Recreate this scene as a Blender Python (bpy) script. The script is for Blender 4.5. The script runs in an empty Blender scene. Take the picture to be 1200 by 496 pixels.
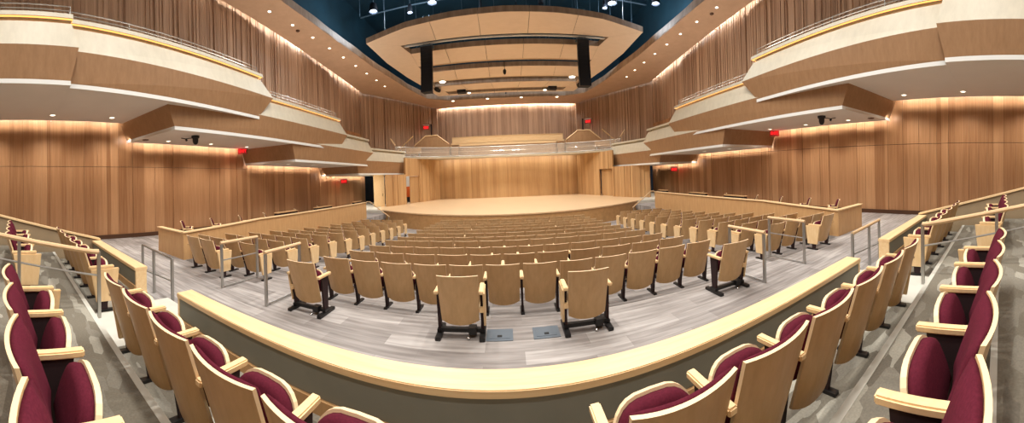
import bpy, bmesh, math, random
from mathutils import Matrix, Vector
random.seed(7)
SC = bpy.context.scene
COL = SC.collection
R = math.radians
EYE = 2.04

# ------------------------------------------------------------------ camera
F, YH, XC = 368.0, 207.0, 595.0           # pano scale (px per radian), horizon row, forward column of the 1200x496 frame
cam = bpy.data.cameras.new('camera'); co = bpy.data.objects.new('camera', cam); COL.objects.link(co); SC.camera = co
cam.type = 'PANO'; cam.panorama_type = 'CENTRAL_CYLINDRICAL'
cam.central_cylindrical_radius = 1.0
cam.central_cylindrical_range_u_min = (0 - XC) / F
cam.central_cylindrical_range_u_max = (1200 - XC) / F
cam.central_cylindrical_range_v_max = YH / F
cam.central_cylindrical_range_v_min = (YH - 496) / F
cam.clip_start = 0.05
_c, _s = math.cos(R(2.2)), math.sin(R(2.2))
co.matrix_world = Matrix.Translation((-0.12, 0, EYE)) @ (Matrix(((_c, 0, _s), (0, 1, 0), (-_s, 0, _c))) @ Matrix(((1, 0, 0), (0, 0, -1), (0, 1, 0)))).to_4x4()

# ------------------------------------------------------------------ render look
vs = SC.view_settings
vs.view_transform = 'Standard'; vs.look = 'None'; vs.gamma = 1.0; vs.use_curve_mapping = False
vs.exposure = 0.0
SC.cycles.use_denoising = True
SC.cycles.max_bounces = 6; SC.cycles.diffuse_bounces = 4; SC.cycles.glossy_bounces = 3
SC.cycles.transmission_bounces = 4; SC.cycles.transparent_max_bounces = 6
SC.cycles.sample_clamp_indirect = 4.0
SC.cycles.caustics_reflective = False; SC.cycles.caustics_refractive = False
w = bpy.data.worlds.new('world'); SC.world = w; w.use_nodes = True
w.node_tree.nodes['Background'].inputs[0].default_value = (0.01, 0.012, 0.016, 1)
w.node_tree.nodes['Background'].inputs[1].default_value = 1.0

def lin(c):
    def f(v):
        v /= 255.0
        return v / 12.92 if v <= 0.04045 else ((v + 0.055) / 1.055) ** 2.4
    return (f(c[0]), f(c[1]), f(c[2]), 1.0)

# ------------------------------------------------------------------ materials
def new_mat(name):
    m = bpy.data.materials.new(name); m.use_nodes = True
    nt = m.node_tree; b = nt.nodes['Principled BSDF']
    return m, nt, b

def plain(name, rgb, rough=0.6, metal=0.0, spec=0.5, noise=0.0, scale=20.0):
    m, nt, b = new_mat(name)
    b.inputs['Roughness'].default_value = rough; b.inputs['Metallic'].default_value = metal
    b.inputs['Specular IOR Level'].default_value = spec
    c = lin(rgb)
    if noise > 0:
        tc = nt.nodes.new('ShaderNodeTexCoord'); n = nt.nodes.new('ShaderNodeTexNoise')
        n.inputs['Scale'].default_value = scale; n.inputs['Detail'].default_value = 4
        nt.links.new(tc.outputs['Object'], n.inputs['Vector'])
        r = nt.nodes.new('ShaderNodeValToRGB')
        r.color_ramp.elements[0].position = 0.3; r.color_ramp.elements[1].position = 0.7
        r.color_ramp.elements[0].color = tuple(v * (1 - noise) for v in c[:3]) + (1,)
        r.color_ramp.elements[1].color = tuple(min(1, v * (1 + noise)) for v in c[:3]) + (1,)
        nt.links.new(n.outputs['Fac'], r.inputs['Fac']); nt.links.new(r.outputs['Color'], b.inputs['Base Color'])
    else:
        b.inputs['Base Color'].default_value = c
    return m

def emit(name, rgb, strength):
    m = bpy.data.materials.new(name); m.use_nodes = True; nt = m.node_tree; nt.nodes.clear()
    e = nt.nodes.new('ShaderNodeEmission'); o = nt.nodes.new('ShaderNodeOutputMaterial')
    e.inputs[0].default_value = lin(rgb); e.inputs[1].default_value = strength
    nt.links.new(e.outputs[0], o.inputs[0])
    return m

def wood(name, dark, light, stretch=(14, 14, 0.7), rough=0.45, tone=False, spread=0.25, rand=0.0, spec=0.4):
    """veneer: long grain noise between two tones, each board shifted by its own stored tone"""
    m, nt, b = new_mat(name)
    b.inputs['Roughness'].default_value = rough; b.inputs['Specular IOR Level'].default_value = spec
    tc = nt.nodes.new('ShaderNodeTexCoord'); mp = nt.nodes.new('ShaderNodeMapping')
    mp.inputs['Scale'].default_value = stretch
    nt.links.new(tc.outputs['Object'], mp.inputs['Vector'])
    n = nt.nodes.new('ShaderNodeTexNoise'); n.inputs['Scale'].default_value = 1.6; n.inputs['Detail'].default_value = 6; n.inputs['Roughness'].default_value = 0.65
    nt.links.new(mp.outputs['Vector'], n.inputs['Vector'])
    r = nt.nodes.new('ShaderNodeValToRGB')
    r.color_ramp.elements[0].position = 0.5 - spread; r.color_ramp.elements[1].position = 0.5 + spread
    r.color_ramp.elements[0].color = lin(dark); r.color_ramp.elements[1].color = lin(light)
    fac = n.outputs['Fac']
    if tone or rand:
        add = nt.nodes.new('ShaderNodeMath'); add.operation = 'ADD'
        if tone:
            at = nt.nodes.new('ShaderNodeAttribute'); at.attribute_name = 'tone'
            src = at.outputs['Fac']; amp = 0.62
        else:
            oi = nt.nodes.new('ShaderNodeObjectInfo'); src = oi.outputs['Random']; amp = rand
        mm = nt.nodes.new('ShaderNodeMath'); mm.operation = 'MULTIPLY_ADD'
        nt.links.new(src, mm.inputs[0]); mm.inputs[1].default_value = amp; mm.inputs[2].default_value = -amp / 2
        nt.links.new(fac, add.inputs[0]); nt.links.new(mm.outputs[0], add.inputs[1]); fac = add.outputs[0]
    nt.links.new(fac, r.inputs['Fac']); nt.links.new(r.outputs['Color'], b.inputs['Base Color'])
    return m

M = {}
M['maple_back'] = wood('maple_back', (192, 154, 106), (216, 180, 132), (10, 10, 1.2), 0.38, rand=0.25, spread=0.35)
M['maple_light'] = wood('maple_light', (226, 190, 138), (242, 212, 166), (9, 9, 3), 0.4)
M['maple_rim'] = plain('maple_rim', (240, 212, 170), 0.5)
M['wine'] = plain('wine', (86, 28, 42), 0.95, spec=0.1, noise=0.16, scale=90)
M['black_metal'] = plain('black_metal', (24, 22, 22), 0.45)
M['dark_side'] = plain('dark_side', (40, 18, 20), 0.8)
M['steel'] = plain('steel', (176, 174, 170), 0.38, 0.8)
M['chrome'] = plain('chrome', (220, 220, 220), 0.2, 1.0)
M['cap_wood'] = wood('cap_wood', (226, 190, 140), (242, 214, 168), (1.2, 14, 14), 0.35)
M['tan_wood'] = wood('tan_wood', (206, 172, 130), (226, 194, 152), (3, 3, 6), 0.4)
M['part_wood'] = wood('part_wood', (186, 144, 98), (206, 166, 118), (6, 6, 1.0), 0.4)
M['grey_panel'] = plain('grey_panel', (130, 131, 122), 0.7, noise=0.05, scale=3)
M['taupe_panel'] = plain('taupe_panel', (150, 130, 102), 0.7, noise=0.05, scale=4)
M['wall_wood'] = wood('wall_wood', (152, 106, 70), (206, 160, 118), (11, 11, 0.35), 0.42, tone=True, spread=0.42)
M['rib_wood'] = wood('rib_wood', (146, 114, 92), (202, 170, 144), (9, 9, 0.35), 0.5, tone=True, spread=0.42)
M['stage_wall'] = wood('stage_wall', (170, 130, 88), (208, 172, 126), (9, 9, 0.35), 0.42, tone=True, spread=0.42)
M['cream'] = wood('cream', (190, 183, 164), (205, 198, 178), (3, 3, 1.2), 0.45)
M['brown_veneer'] = wood('brown_veneer', (146, 112, 80), (166, 130, 96), (5, 5, 1.2), 0.4)
M['soffit'] = plain('soffit', (222, 216, 206), 0.8, noise=0.02, scale=1)
M['white_edge'] = plain('white_edge', (226, 228, 226), 0.6)
M['ring_soffit'] = wood('ring_soffit', (188, 156, 130), (204, 172, 146), (1, 1, 1), 0.5)
M['fascia'] = wood('fascia', (150, 130, 114), (196, 176, 156), (2.2, 2.2, 0.4), 0.5, spec=0.4)
M['cloud'] = wood('cloud', (234, 212, 188), (243, 221, 199), (1.2, 3, 1.2), 0.45)
M['stage_floor'] = wood('stage_floor', (222, 192, 152), (238, 210, 172), (0.7, 12, 12), 0.3)
M['stage_front'] = wood('stage_front', (170, 130, 84), (196, 154, 104), (3, 3, 3), 0.4)
M['void'] = plain('void', (20, 58, 74), 0.8, noise=0.25, scale=0.5)
M['void_metal'] = plain('void_metal', (70, 90, 104), 0.5, 0.3)
M['navy'] = plain('navy', (7, 14, 26), 0.6)
M['black'] = plain('black', (10, 10, 11), 0.6)
M['concrete'] = plain('concrete', (200, 198, 188), 0.8, noise=0.06, scale=3)
M['baseboard'] = plain('baseboard', (84, 54, 34), 0.5)
M['led_warm'] = emit('led_warm', (255, 168, 88), 2.6)
M['lamp'] = emit('lamp', (255, 236, 206), 6.0)
M['lamp_white'] = emit('lamp_white', (235, 245, 255), 14.0)
M['exit_red'] = emit('exit_red', (255, 36, 40), 1.5)
M['exit_face'] = plain('exit_face', (150, 60, 56), 0.5)
M['orange'] = plain('orange', (214, 96, 30), 0.6)
M['plate'] = plain('plate', (106, 116, 126), 0.45, 0.4)
M['white'] = plain('white', (228, 226, 220), 0.6)

def glass(name):
    m, nt, b = new_mat(name)
    b.inputs['Base Color'].default_value = (0.82, 0.88, 0.87, 1); b.inputs['Roughness'].default_value = 0.05
    b.inputs['Alpha'].default_value = 0.13
    return m
M['glass'] = glass('glass')

def plank_floor():
    m, nt, b = new_mat('plank_carpet'); b.inputs['Roughness'].default_value = 0.8; b.inputs['Specular IOR Level'].default_value = 0.25
    tc = nt.nodes.new('ShaderNodeTexCoord')
    br = nt.nodes.new('ShaderNodeTexBrick')
    br.inputs['Scale'].default_value = 1.0; br.inputs['Mortar Size'].default_value = 0.002
    br.inputs['Brick Width'].default_value = 1.25; br.inputs['Row Height'].default_value = 0.26; br.offset = 0.37
    br.inputs['Color1'].default_value = lin((138, 132, 129)); br.inputs['Color2'].default_value = lin((176, 171, 168)); br.inputs['Mortar'].default_value = lin((138, 132, 129))
    nt.links.new(tc.outputs['Object'], br.inputs['Vector'])
    mp = nt.nodes.new('ShaderNodeMapping'); mp.inputs['Scale'].default_value = (0.9, 11, 1)
    nt.links.new(tc.outputs['Object'], mp.inputs['Vector'])
    n = nt.nodes.new('ShaderNodeTexNoise'); n.inputs['Scale'].default_value = 1.4; n.inputs['Detail'].default_value = 6
    nt.links.new(mp.outputs['Vector'], n.inputs['Vector'])
    r = nt.nodes.new('ShaderNodeValToRGB'); r.color_ramp.elements[0].position = 0.32; r.color_ramp.elements[1].position = 0.68
    r.color_ramp.elements[0].color = (0.66, 0.64, 0.63, 1); r.color_ramp.elements[1].color = (1.16, 1.16, 1.16, 1)
    nt.links.new(n.outputs['Fac'], r.inputs['Fac'])
    mx = nt.nodes.new('ShaderNodeMix'); mx.data_type = 'RGBA'; mx.blend_type = 'MULTIPLY'; mx.inputs['Factor'].default_value = 1.0
    nt.links.new(br.outputs['Color'], mx.inputs['A']); nt.links.new(r.outputs['Color'], mx.inputs['B'])
    nt.links.new(mx.outputs['Result'], b.inputs['Base Color'])
    return m
M['planks'] = plank_floor()

def shard_carpet():
    m, nt, b = new_mat('shard_carpet'); b.inputs['Roughness'].default_value = 0.95; b.inputs['Specular IOR Level'].default_value = 0.1
    tc = nt.nodes.new('ShaderNodeTexCoord'); mp = nt.nodes.new('ShaderNodeMapping')
    mp.inputs['Scale'].default_value = (1.7, 5.0, 1); mp.inputs['Rotation'].default_value = (0, 0, 0.3)
    nt.links.new(tc.outputs['Object'], mp.inputs['Vector'])
    v = nt.nodes.new('ShaderNodeTexVoronoi'); v.distance = 'CHEBYCHEV'; v.inputs['Scale'].default_value = 1.5
    nt.links.new(mp.outputs['Vector'], v.inputs['Vector'])
    sep = nt.nodes.new('ShaderNodeSeparateColor'); nt.links.new(v.outputs['Color'], sep.inputs['Color'])
    r = nt.nodes.new('ShaderNodeValToRGB'); r.color_ramp.interpolation = 'CONSTANT'
    e = r.color_ramp.elements; e[0].position = 0; e[0].color = lin((122, 116, 104)); e[1].position = 0.5; e[1].color = lin((134, 129, 118))
    x = e.new(0.72); x.color = lin((160, 156, 144)); x = e.new(0.86); x.color = lin((112, 106, 96))
    nt.links.new(sep.outputs['Red'], r.inputs['Fac'])
    n = nt.nodes.new('ShaderNodeTexNoise'); n.inputs['Scale'].default_value = 60
    nt.links.new(tc.outputs['Object'], n.inputs['Vector'])
    mx = nt.nodes.new('ShaderNodeMix'); mx.data_type = 'RGBA'; mx.blend_type = 'OVERLAY'; mx.inputs['Factor'].default_value = 0.35
    nt.links.new(r.outputs['Color'], mx.inputs['A']); nt.links.new(n.outputs['Color'], mx.inputs['B'])
    bw = nt.nodes.new('ShaderNodeRGBToBW'); nt.links.new(n.outputs['Color'], bw.inputs['Color']); nt.links.new(bw.outputs['Val'], mx.inputs['B'])
    nt.links.new(mx.outputs['Result'], b.inputs['Base Color'])
    return m
M['carpet'] = shard_carpet()

# ------------------------------------------------------------------ mesh builder
class MB:
    def __init__(s): s.v = []; s.f = []; s.m = []; s.t = []
    def poly(s, pts, m=0, tone=0.5):
        i = len(s.v); s.v += [tuple(p) for p in pts]; s.f.append(tuple(range(i, i + len(pts)))); s.m.append(m); s.t.append(tone)
    def box(s, x0, x1, y0, y1, z0, z1, m=0, tone=0.5):
        p = [(x0, y0, z0), (x1, y0, z0), (x1, y1, z0), (x0, y1, z0), (x0, y0, z1), (x1, y0, z1), (x1, y1, z1), (x0, y1, z1)]
        i = len(s.v); s.v += p
        for f in ((0, 3, 2, 1), (4, 5, 6, 7), (0, 1, 5, 4), (1, 2, 6, 5), (2, 3, 7, 6), (3, 0, 4, 7)):
            s.f.append(tuple(i + k for k in f)); s.m.append(m); s.t.append(tone)
    def prism(s, bot, top, m=0, mb=None, mt=None, tone=0.5):
        """closed solid between two point rings of equal length"""
        n = len(bot); i = len(s.v); s.v += [tuple(p) for p in bot] + [tuple(p) for p in top]
        for k in range(n):
            j = (k + 1) % n; s.f.append((i + k, i + j, i + n + j, i + n + k)); s.m.append(m); s.t.append(tone)
        s.f.append(tuple(i + k for k in reversed(range(n)))); s.m.append(m if mb is None else mb); s.t.append(tone)
        s.f.append(tuple(i + n + k for k in range(n))); s.m.append(m if mt is None else mt); s.t.append(tone)
    def flat(s, poly, z0, z1, m=0, mb=None, mt=None):
        s.prism([(x, y, z0) for x, y in poly], [(x, y, z1) for x, y in poly], m, mb, mt)
    def strip(s, a, b, m=0, tone=0.5):
        for k in range(len(a) - 1): s.poly([a[k], a[k + 1], b[k + 1], b[k]], m, tone)
    def tube(s, pts, r, n=8, m=0):
        pts = [Vector(p) for p in pts]; rings = []
        for k, p in enumerate(pts):
            d = (pts[min(k + 1, len(pts) - 1)] - pts[max(k - 1, 0)]).normalized()
            u = d.cross(Vector((0, 0, 1)) if abs(d.z) < 0.9 else Vector((1, 0, 0))).normalized(); w_ = d.cross(u)
            i = len(s.v); s.v += [tuple(p + r * (math.cos(2 * math.pi * a / n) * u + math.sin(2 * math.pi * a / n) * w_)) for a in range(n)]
            rings.append(i)
        for q in range(len(rings) - 1):
            for a in range(n):
                b = (a + 1) % n; s.f.append((rings[q] + a, rings[q] + b, rings[q + 1] + b, rings[q + 1] + a)); s.m.append(m); s.t.append(.5)
        s.f.append(tuple(rings[0] + a for a in reversed(range(n)))); s.m.append(m); s.t.append(.5)
        s.f.append(tuple(rings[-1] + a for a in range(n))); s.m.append(m); s.t.append(.5)
    def lathe(s, prof, c=(0, 0, 0), n=16, m=0):
        rings = []
        for r, z in prof:
            i = len(s.v); s.v += [(c[0] + r * math.cos(2 * math.pi * a / n), c[1] + r * math.sin(2 * math.pi * a / n), c[2] + z) for a in range(n)]; rings.append(i)
        for q in range(len(rings) - 1):
            for a in range(n):
                b = (a + 1) % n; s.f.append((rings[q] + a, rings[q] + b, rings[q + 1] + b, rings[q + 1] + a)); s.m.append(m if isinstance(m, int) else m[q]); s.t.append(.5)
        s.f.append(tuple(rings[0] + a for a in reversed(range(n)))); s.m.append(m if isinstance(m, int) else m[0]); s.t.append(.5)
        s.f.append(tuple(rings[-1] + a for a in range(n))); s.m.append(m if isinstance(m, int) else m[-1]); s.t.append(.5)
    def mesh(s, name, mats, smooth=False, bevel=0.0, weld=True):
        me = bpy.data.meshes.new(name); me.from_pydata(s.v, [], s.f)
        for mt in mats: me.materials.append(M[mt])
        me.polygons.foreach_set('material_index', s.m)
        at = me.attributes.new('tone', 'FLOAT', 'FACE'); at.data.foreach_set('value', s.t)
        bm = bmesh.new(); bm.from_mesh(me)
        if weld: bmesh.ops.remove_doubles(bm, verts=bm.verts, dist=1e-5)
        bmesh.ops.recalc_face_normals(bm, faces=bm.faces)
        if bevel > 0:
            es = [e for e in bm.edges if len(e.link_faces) == 2 and e.calc_face_angle(0) > 0.6]
            bmesh.ops.bevel(bm, geom=es, offset=bevel, segments=2, affect='EDGES', clamp_overlap=True)
        if smooth:
            for f in bm.faces: f.smooth = True
        bm.to_mesh(me); bm.free()
        return me
    def build(s, name, mats, parent=None, **k):
        o = bpy.data.objects.new(name, s.mesh(name, [mats] if isinstance(mats, str) else mats, **k)); COL.objects.link(o)
        if parent: o.parent = parent
        return o

def tag(o, label=None, cat=None, group=None, kind=None):
    if label: o['label'] = label
    if cat: o['category'] = cat
    if group: o['group'] = group
    if kind: o['kind'] = kind
    return o
def empty(name, loc=(0, 0, 0), rz=0.0):
    o = bpy.data.objects.new(name, None); COL.objects.link(o); o.location = loc; o.rotation_euler = (0, 0, rz); o.empty_display_size = 0.1
    return o
def struct(o): o['kind'] = 'structure'; return o
def copy_tree(o, parent=None):
    c = o.copy(); COL.objects.link(c)
    if parent: c.parent = parent
    for ch in list(o.children): copy_tree(ch, c)
    return c
SIDE = {-1: 'left', 1: 'right'}
ORD = ['first', 'second', 'third', 'fourth', 'fifth', 'sixth', 'seventh', 'eighth', 'ninth', 'tenth', 'eleventh', 'twelfth', 'thirteenth']

def ring_z(y): return 11.2 - 0.1 * (y - 9.5)
WX = 12.3
FLOORZ = [-.117, -.197, -.276, -.333, -.419, -.483, -.539, -.589, -.645, -.697, -.716]
ROW0, PITCH = 5.0, 0.95

# ------------------------------------------------------------------ floors
b = MB(); b.box(-WX, WX, -6.5, 4.52, -0.3, 0.0)
struct(b.build('floor', 'planks'))
b = MB()
for k, z in enumerate(FLOORZ):
    y0 = ROW0 - 0.48 + k * PITCH; y1 = y0 + PITCH if k < 10 else 24.0
    b.box(-7.7, 7.7, y0, y1, -1.2, z)
struct(b.build('floor_orchestra', 'planks'))
for sd in (-1, 1):
    b = MB(); b.box(sd * 7.7, sd * WX, 4.52, 26.0, -0.3, 0.0) if sd > 0 else b.box(-WX, -7.7, 4.52, 26.0, -0.3, 0.0)
    struct(b.build('floor_' + SIDE[sd], 'planks'))
# the raised terrace the camera stands on: one tread per seat row
b = MB()
b.box(-7.7, 7.7, 0.97, 1.92, 0.0, 0.34, 0)
b.box(-4.3, -3.36, 0.975, 1.915, 0.3, 0.343, 1); b.box(3.52, 4.45, 0.975, 1.915, 0.3, 0.343, 1)
b.box(-7.7, 7.7, 0.07, 0.97, 0.0, 0.51, 0)
b.box(-7.7, 7.7, 0.915, 0.975, 0.44, 0.513, 1)
for k in range(5):
    b.box(-7.7, 7.7, -0.93 - k, 0.07 - k, 0.0, 0.68 + .17 * k, 0)
    b.box(-7.7, 7.7, 0.025 - k, 0.075 - k, 0.6 + .17 * k, 0.683 + .17 * k, 1)
for sd in (-1, 1):
    x0, x1 = sorted((sd * 3.62, sd * 4.9))
    b.box(x0, x1, 1.92, 2.5, 0.0, 0.17, 1)
struct(b.build('floor_terrace', ['carpet', 'concrete']))

# ------------------------------------------------------------------ board walls
def boards(mb, p0, p1, z0, z1, wr, dr, holes=(), joint=None, thick=0.05, gap=0.0, m=0):
    """upright boards of uneven width and projection along p0->p1; they project to the left of the direction"""
    p0 = Vector(p0); p1 = Vector(p1); L = (p1 - p0).length; d = (p1 - p0) / L; n = Vector((-d.y, d.x))
    zf0 = z0 if callable(z0) else (lambda y: z0); zf1 = z1 if callable(z1) else (lambda y: z1)
    cuts = sorted({0.0, L, *[c for h in holes for c in h[:2]]})
    for a, e in zip(cuts, cuts[1:]):
        s = a
        while s < e - 1e-6:
            wd = random.uniform(*wr); t = min(s + wd, e)
            if e - t < wr[0] * 0.5: t = e
            hole = next((h for h in holes if h[0] <= s + 1e-6 and t <= h[1] + 1e-6), None)
            segs = []
            if hole:
                if hole[2] > zf0(p0.y) + .01: segs.append((zf0, lambda y, q=hole[2]: q))
                segs.append((lambda y, q=hole[3]: q, zf1))
            else: segs.append((zf0, zf1))
            out = []
            for lo, hi in segs:
                if joint and not hole: out += [(lo, lambda y: joint - .008), (lambda y: joint + .008, hi)]
                else: out.append((lo, hi))
            dep = random.uniform(*dr); tone = random.random() * 0.85 + 0.075
            q0 = p0 + d * (s + gap); q1 = p0 + d * (t - gap)
            for lo, hi in out:
                fr = [q0 + n * dep, q1 + n * dep]; bk = [q1 - n * thick, q0 - n * thick]
                ring = fr + bk
                mb.prism([(p.x, p.y, lo(p.y)) for p in ring], [(p.x, p.y, hi(p.y)) for p in ring], m, tone=min(1, max(0, tone + random.uniform(-.05, .05))))
            s = t

for sd in (-1, 1):
    nm = SIDE[sd]
    # lower wall: wide boards with a joint line at 2.9 m, open to the stage wing at the far end
    b = MB()
    a, e = ((sd * WX, -6.5), (sd * WX, 24.9)) if sd > 0 else ((sd * WX, 24.9), (sd * WX, -6.5))
    boards(b, a, e, 0.0, 6.2, (0.14, 0.52), (0.0, 0.045), joint=2.9, gap=0.002)
    struct(b.build('wall_' + nm, 'wall_wood'))
    b = MB(); b.box(*sorted((sd * (WX - .07), sd * (WX - .02))), -6.5, 24.9, 0.0, 0.16)
    struct(b.build('baseboard_' + nm, 'baseboard'))
    # upper wall: narrow ribs up to the sloping ceiling ring
    b = MB()
    boards(b, a[:1] + (a[1] if sd > 0 else 24.5,), e[:1] + (24.5 if sd > 0 else e[1],), 6.2, lambda y: ring_z(y) + .5, (0.04, 0.13), (-0.03, 0.08), thick=0.1)
    struct(b.build('wall_%s_upper' % nm, 'rib_wood'))
    # angled upper wall between the hall and the organ wall, with a doorway
    b = MB()
    p, q = (sd * WX, 24.5), (sd * 7.3, 30.6)
    L = math.dist(p, q)
    if sd > 0: boards(b, p, q, 3.9, lambda y: ring_z(y) + .4, (0.05, 0.18), (-0.03, 0.08), thick=0.1, holes=[(L - 1.15, L - 0.15, 3.9, 7.55)])
    else: boards(b, q, p, 3.9, lambda y: ring_z(y) + .4, (0.05, 0.18), (-0.03, 0.08), thick=0.1, holes=[(0.15, 1.15, 3.9, 7.55)])
    struct(b.build('wall_%s_angled' % nm, 'rib_wood'))
    # doorway recess behind it
    d = (Vector(q) - Vector(p)).normalized(); nn = Vector((d.y, -d.x)) * sd
    c0 = Vector(q) - d * 1.2; c1 = Vector(q) - d * 0.1
    b = MB(); rr = [c0 + nn * .3, c1 + nn * .3, c1 + nn * .4, c0 + nn * .4]
    b.flat([tuple(v) for v in rr], 3.9, 8.0)
    b.flat([tuple(v) for v in (c0 + nn * .1, c0 + nn * .4, c0 + nn * .4 - d * .05, c0 + nn * .1 - d * .05)], 3.9, 8.0)
    struct(b.build('door_%d' % (1 if sd < 0 else 2), 'rib_wood'))

# rear walls
b = MB(); boards(b, (7.3, 31.0), (-7.3, 31.0), 3.9, 10.2, (0.06, 0.2), (-0.03, 0.07), thick=0.1)
struct(b.build('wall_rear_upper', 'rib_wood'))
for sd in (-1, 1):
    b = MB(); b.box(*sorted((sd * 6.9, sd * 7.4)), 30.5, 31.1, 3.9, 10.2)
    struct(b.build('trim_%d' % (1 if sd < 0 else 2), 'rib_wood'))
b = MB(); boards(b, (6.35, 28.3), (-6.35, 28.3), 0.19, 3.8, (0.1, 0.34), (0.0, 0.03), thick=0.1)
struct(b.build('wall_rear', 'stage_wall'))
b = MB(); b.box(-12.6, 12.6, -6.7, -6.5, 0, 14); struct(b.build('wall_back', 'brown_veneer'))

# stage side walls with a door each
for sd in (-1, 1):
    pts = [(6.3, 28.2), (7.35, 25.0), (7.9, 23.0), (8.7, 21.0)]
    b = MB()
    def seg(i, j, holes=(), z0=0.19, z1=3.78):
        p, q = (sd * pts[i][0], pts[i][1]), (sd * pts[j][0], pts[j][1])
        if sd > 0: boards(b, q, p, z0, z1, (0.12, 0.38), (0.0, 0.05), holes=holes, thick=0.1)
        else: boards(b, p, q, z0, z1, (0.12, 0.38), (0.0, 0.05), holes=holes, thick=0.1)
    seg(0, 1)
    L = math.dist(pts[1], pts[2])
    seg(1, 2, [(0.06, L - 0.06, 0.19, 2.36)])
    seg(2, 3, z1=2.5)
    if sd > 0: pts.append((9.65, 20.1)); seg(3, 4, z1=2.5)
    struct(b.build('wall_stage_' + SIDE[sd], 'stage_wall'))
    # door leaf
    p, q = Vector((sd * 7.37, 24.94)), Vector((sd * 7.88, 23.06)); d = (q - p).normalized(); nn = Vector((d.y, -d.x)) * -sd
    b = MB()
    if sd < 0:   # standing half open on its far jamb
        q = p + (q - p) * 0.66
    rc = .06 if sd < 0 else .2; c0, c1 = p + nn * rc, q + nn * rc
    boards(b, c0 if sd < 0 else c1, c1 if sd < 0 else c0, 0.2, 2.34, (0.2, 0.4), (0.0, 0.012), thick=0.05)
    door = struct(b.build('door_%d' % (3 if sd < 0 else 4), 'stage_wall'))
    b = MB(); hh = c0 * .12 + c1 * .88 - nn * (.03 if sd < 0 else .03)
    b.tube([(hh.x, hh.y, 1.1), (hh.x, hh.y, 1.3)], .012); b.build('door_handle', 'steel', door)
# backstage room seen through the gap of the left stage door, and the dark wings
b = MB()
b.box(-11.6, -7.2, 26.9, 27.0, -0.2, 3.6); b.box(-9.9, -7.95, 23.2, 26.9, -0.1, 0.188)
struct(b.build('wall_backstage', 'white'))
b = MB(); b.box(-12.6, -9.9, 25.6, 25.7, -0.5, 3.7); b.box(-9.95, -9.85, 22.3, 25.7, -.5, 2.4); b.box(8.6, 12.6, 26.2, 26.3, -0.5, 4.0); b.box(8.75, 8.85, 21.6, 26.2, -.5, 2.4)
b.box(-12.6, -8.7, 23.4, 26.3, 3.66, 3.76); b.box(8.7, 12.6, 23.4, 26.3, 3.66, 3.76)
struct(b.build('wall_wings', 'navy'))
o = MB(); o.box(-8.75, -7.85, 25.4, 25.9, 0.62, 1.5, 0); t = empty('storage_cabinet', (0, 0, 0))
o.build('body', 'orange', t); o = MB(); o.box(-8.77, -7.83, 25.38, 25.92, 0.188, 0.62, 0); o.build('base', 'navy', t)
tag(t, 'orange cabinet on dark grey base seen through the gap of the stage door', 'cabinet')
# cream wing door standing open by the left wing
b = MB(); p, q = Vector((-9.5, 20.6)), Vector((-8.92, 21.2)); d = (q - p).normalized(); nn = Vector((-d.y, d.x))
b.flat([tuple(p), tuple(q), tuple(q + nn * .06), tuple(p + nn * .06)], 0.2, 2.5)
dd = b.build('door_5', 'cap_wood'); struct(dd)
b = MB(); b.tube([(-9.02, 21.04, .95), (-9.02, 21.04, 1.15)], .015); b.build('door_handle', 'black_metal', dd)

# ------------------------------------------------------------------ stage
arc = [(x, 15.45 + 3.6 * (abs(x) / 8.6) ** 2.1) for x in [i * 8.6 / 12 for i in range(-12, 13)]]
b = MB()
poly = arc + [(9.2, 21.2), (8.2, 23.5), (8.2, 28.5), (-8.2, 28.5), (-8.2, 23.5), (-9.2, 21.2)]
b.flat(poly, -1.0, 0.19, 1, 1, 0)
st = struct(b.build('floor_stage', ['stage_floor', 'stage_front']))
b = MB(); b.strip([(x, y - .03, .19) for x, y in arc], [(x, y - .03, .13) for x, y in arc]); b.strip([(x, y - .03, .192) for x, y in arc], [(x, y + .06, .192) for x, y in arc])
b.build('nosing', 'tan_wood', st)
for sd in (-1, 1):
    b = MB()
    x0, x1 = sorted((sd * 7.8, sd * 9.9))
    for k in range(4): b.box(x0, x1, 17.5 + .32 * k, 21.3, -0.72 + .22 * k, -0.5 + .22 * k + .01)
    b.box(*sorted((sd * 8.6, sd * 12.2)), 18.6, 26.2, -.2, 0.185)
    struct(b.build('floor_steps_' + SIDE[sd], 'concrete'))
    t = empty('stair_handrail', (sd * 7.7, 16.6, -0.7))
    b = MB(); b.tube([(sd * 0.1, -0.8, 1.62), (-sd * .05, -.7, 1.62), (-sd * 1.45, -1.4, 0.9), (-sd * 1.5, -1.42, .88)], .025); b.build('rail', 'tan_wood', t)
    b = MB(); b.tube([(-sd * 1.45, -1.4, 0.0), (-sd * 1.45, -1.4, 0.9)], .02); b.build('post', 'steel', t)
    tag(t, 'slim sloping handrail on the stage steps at the %s end of the stage' % SIDE[sd], 'handrail')

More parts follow.
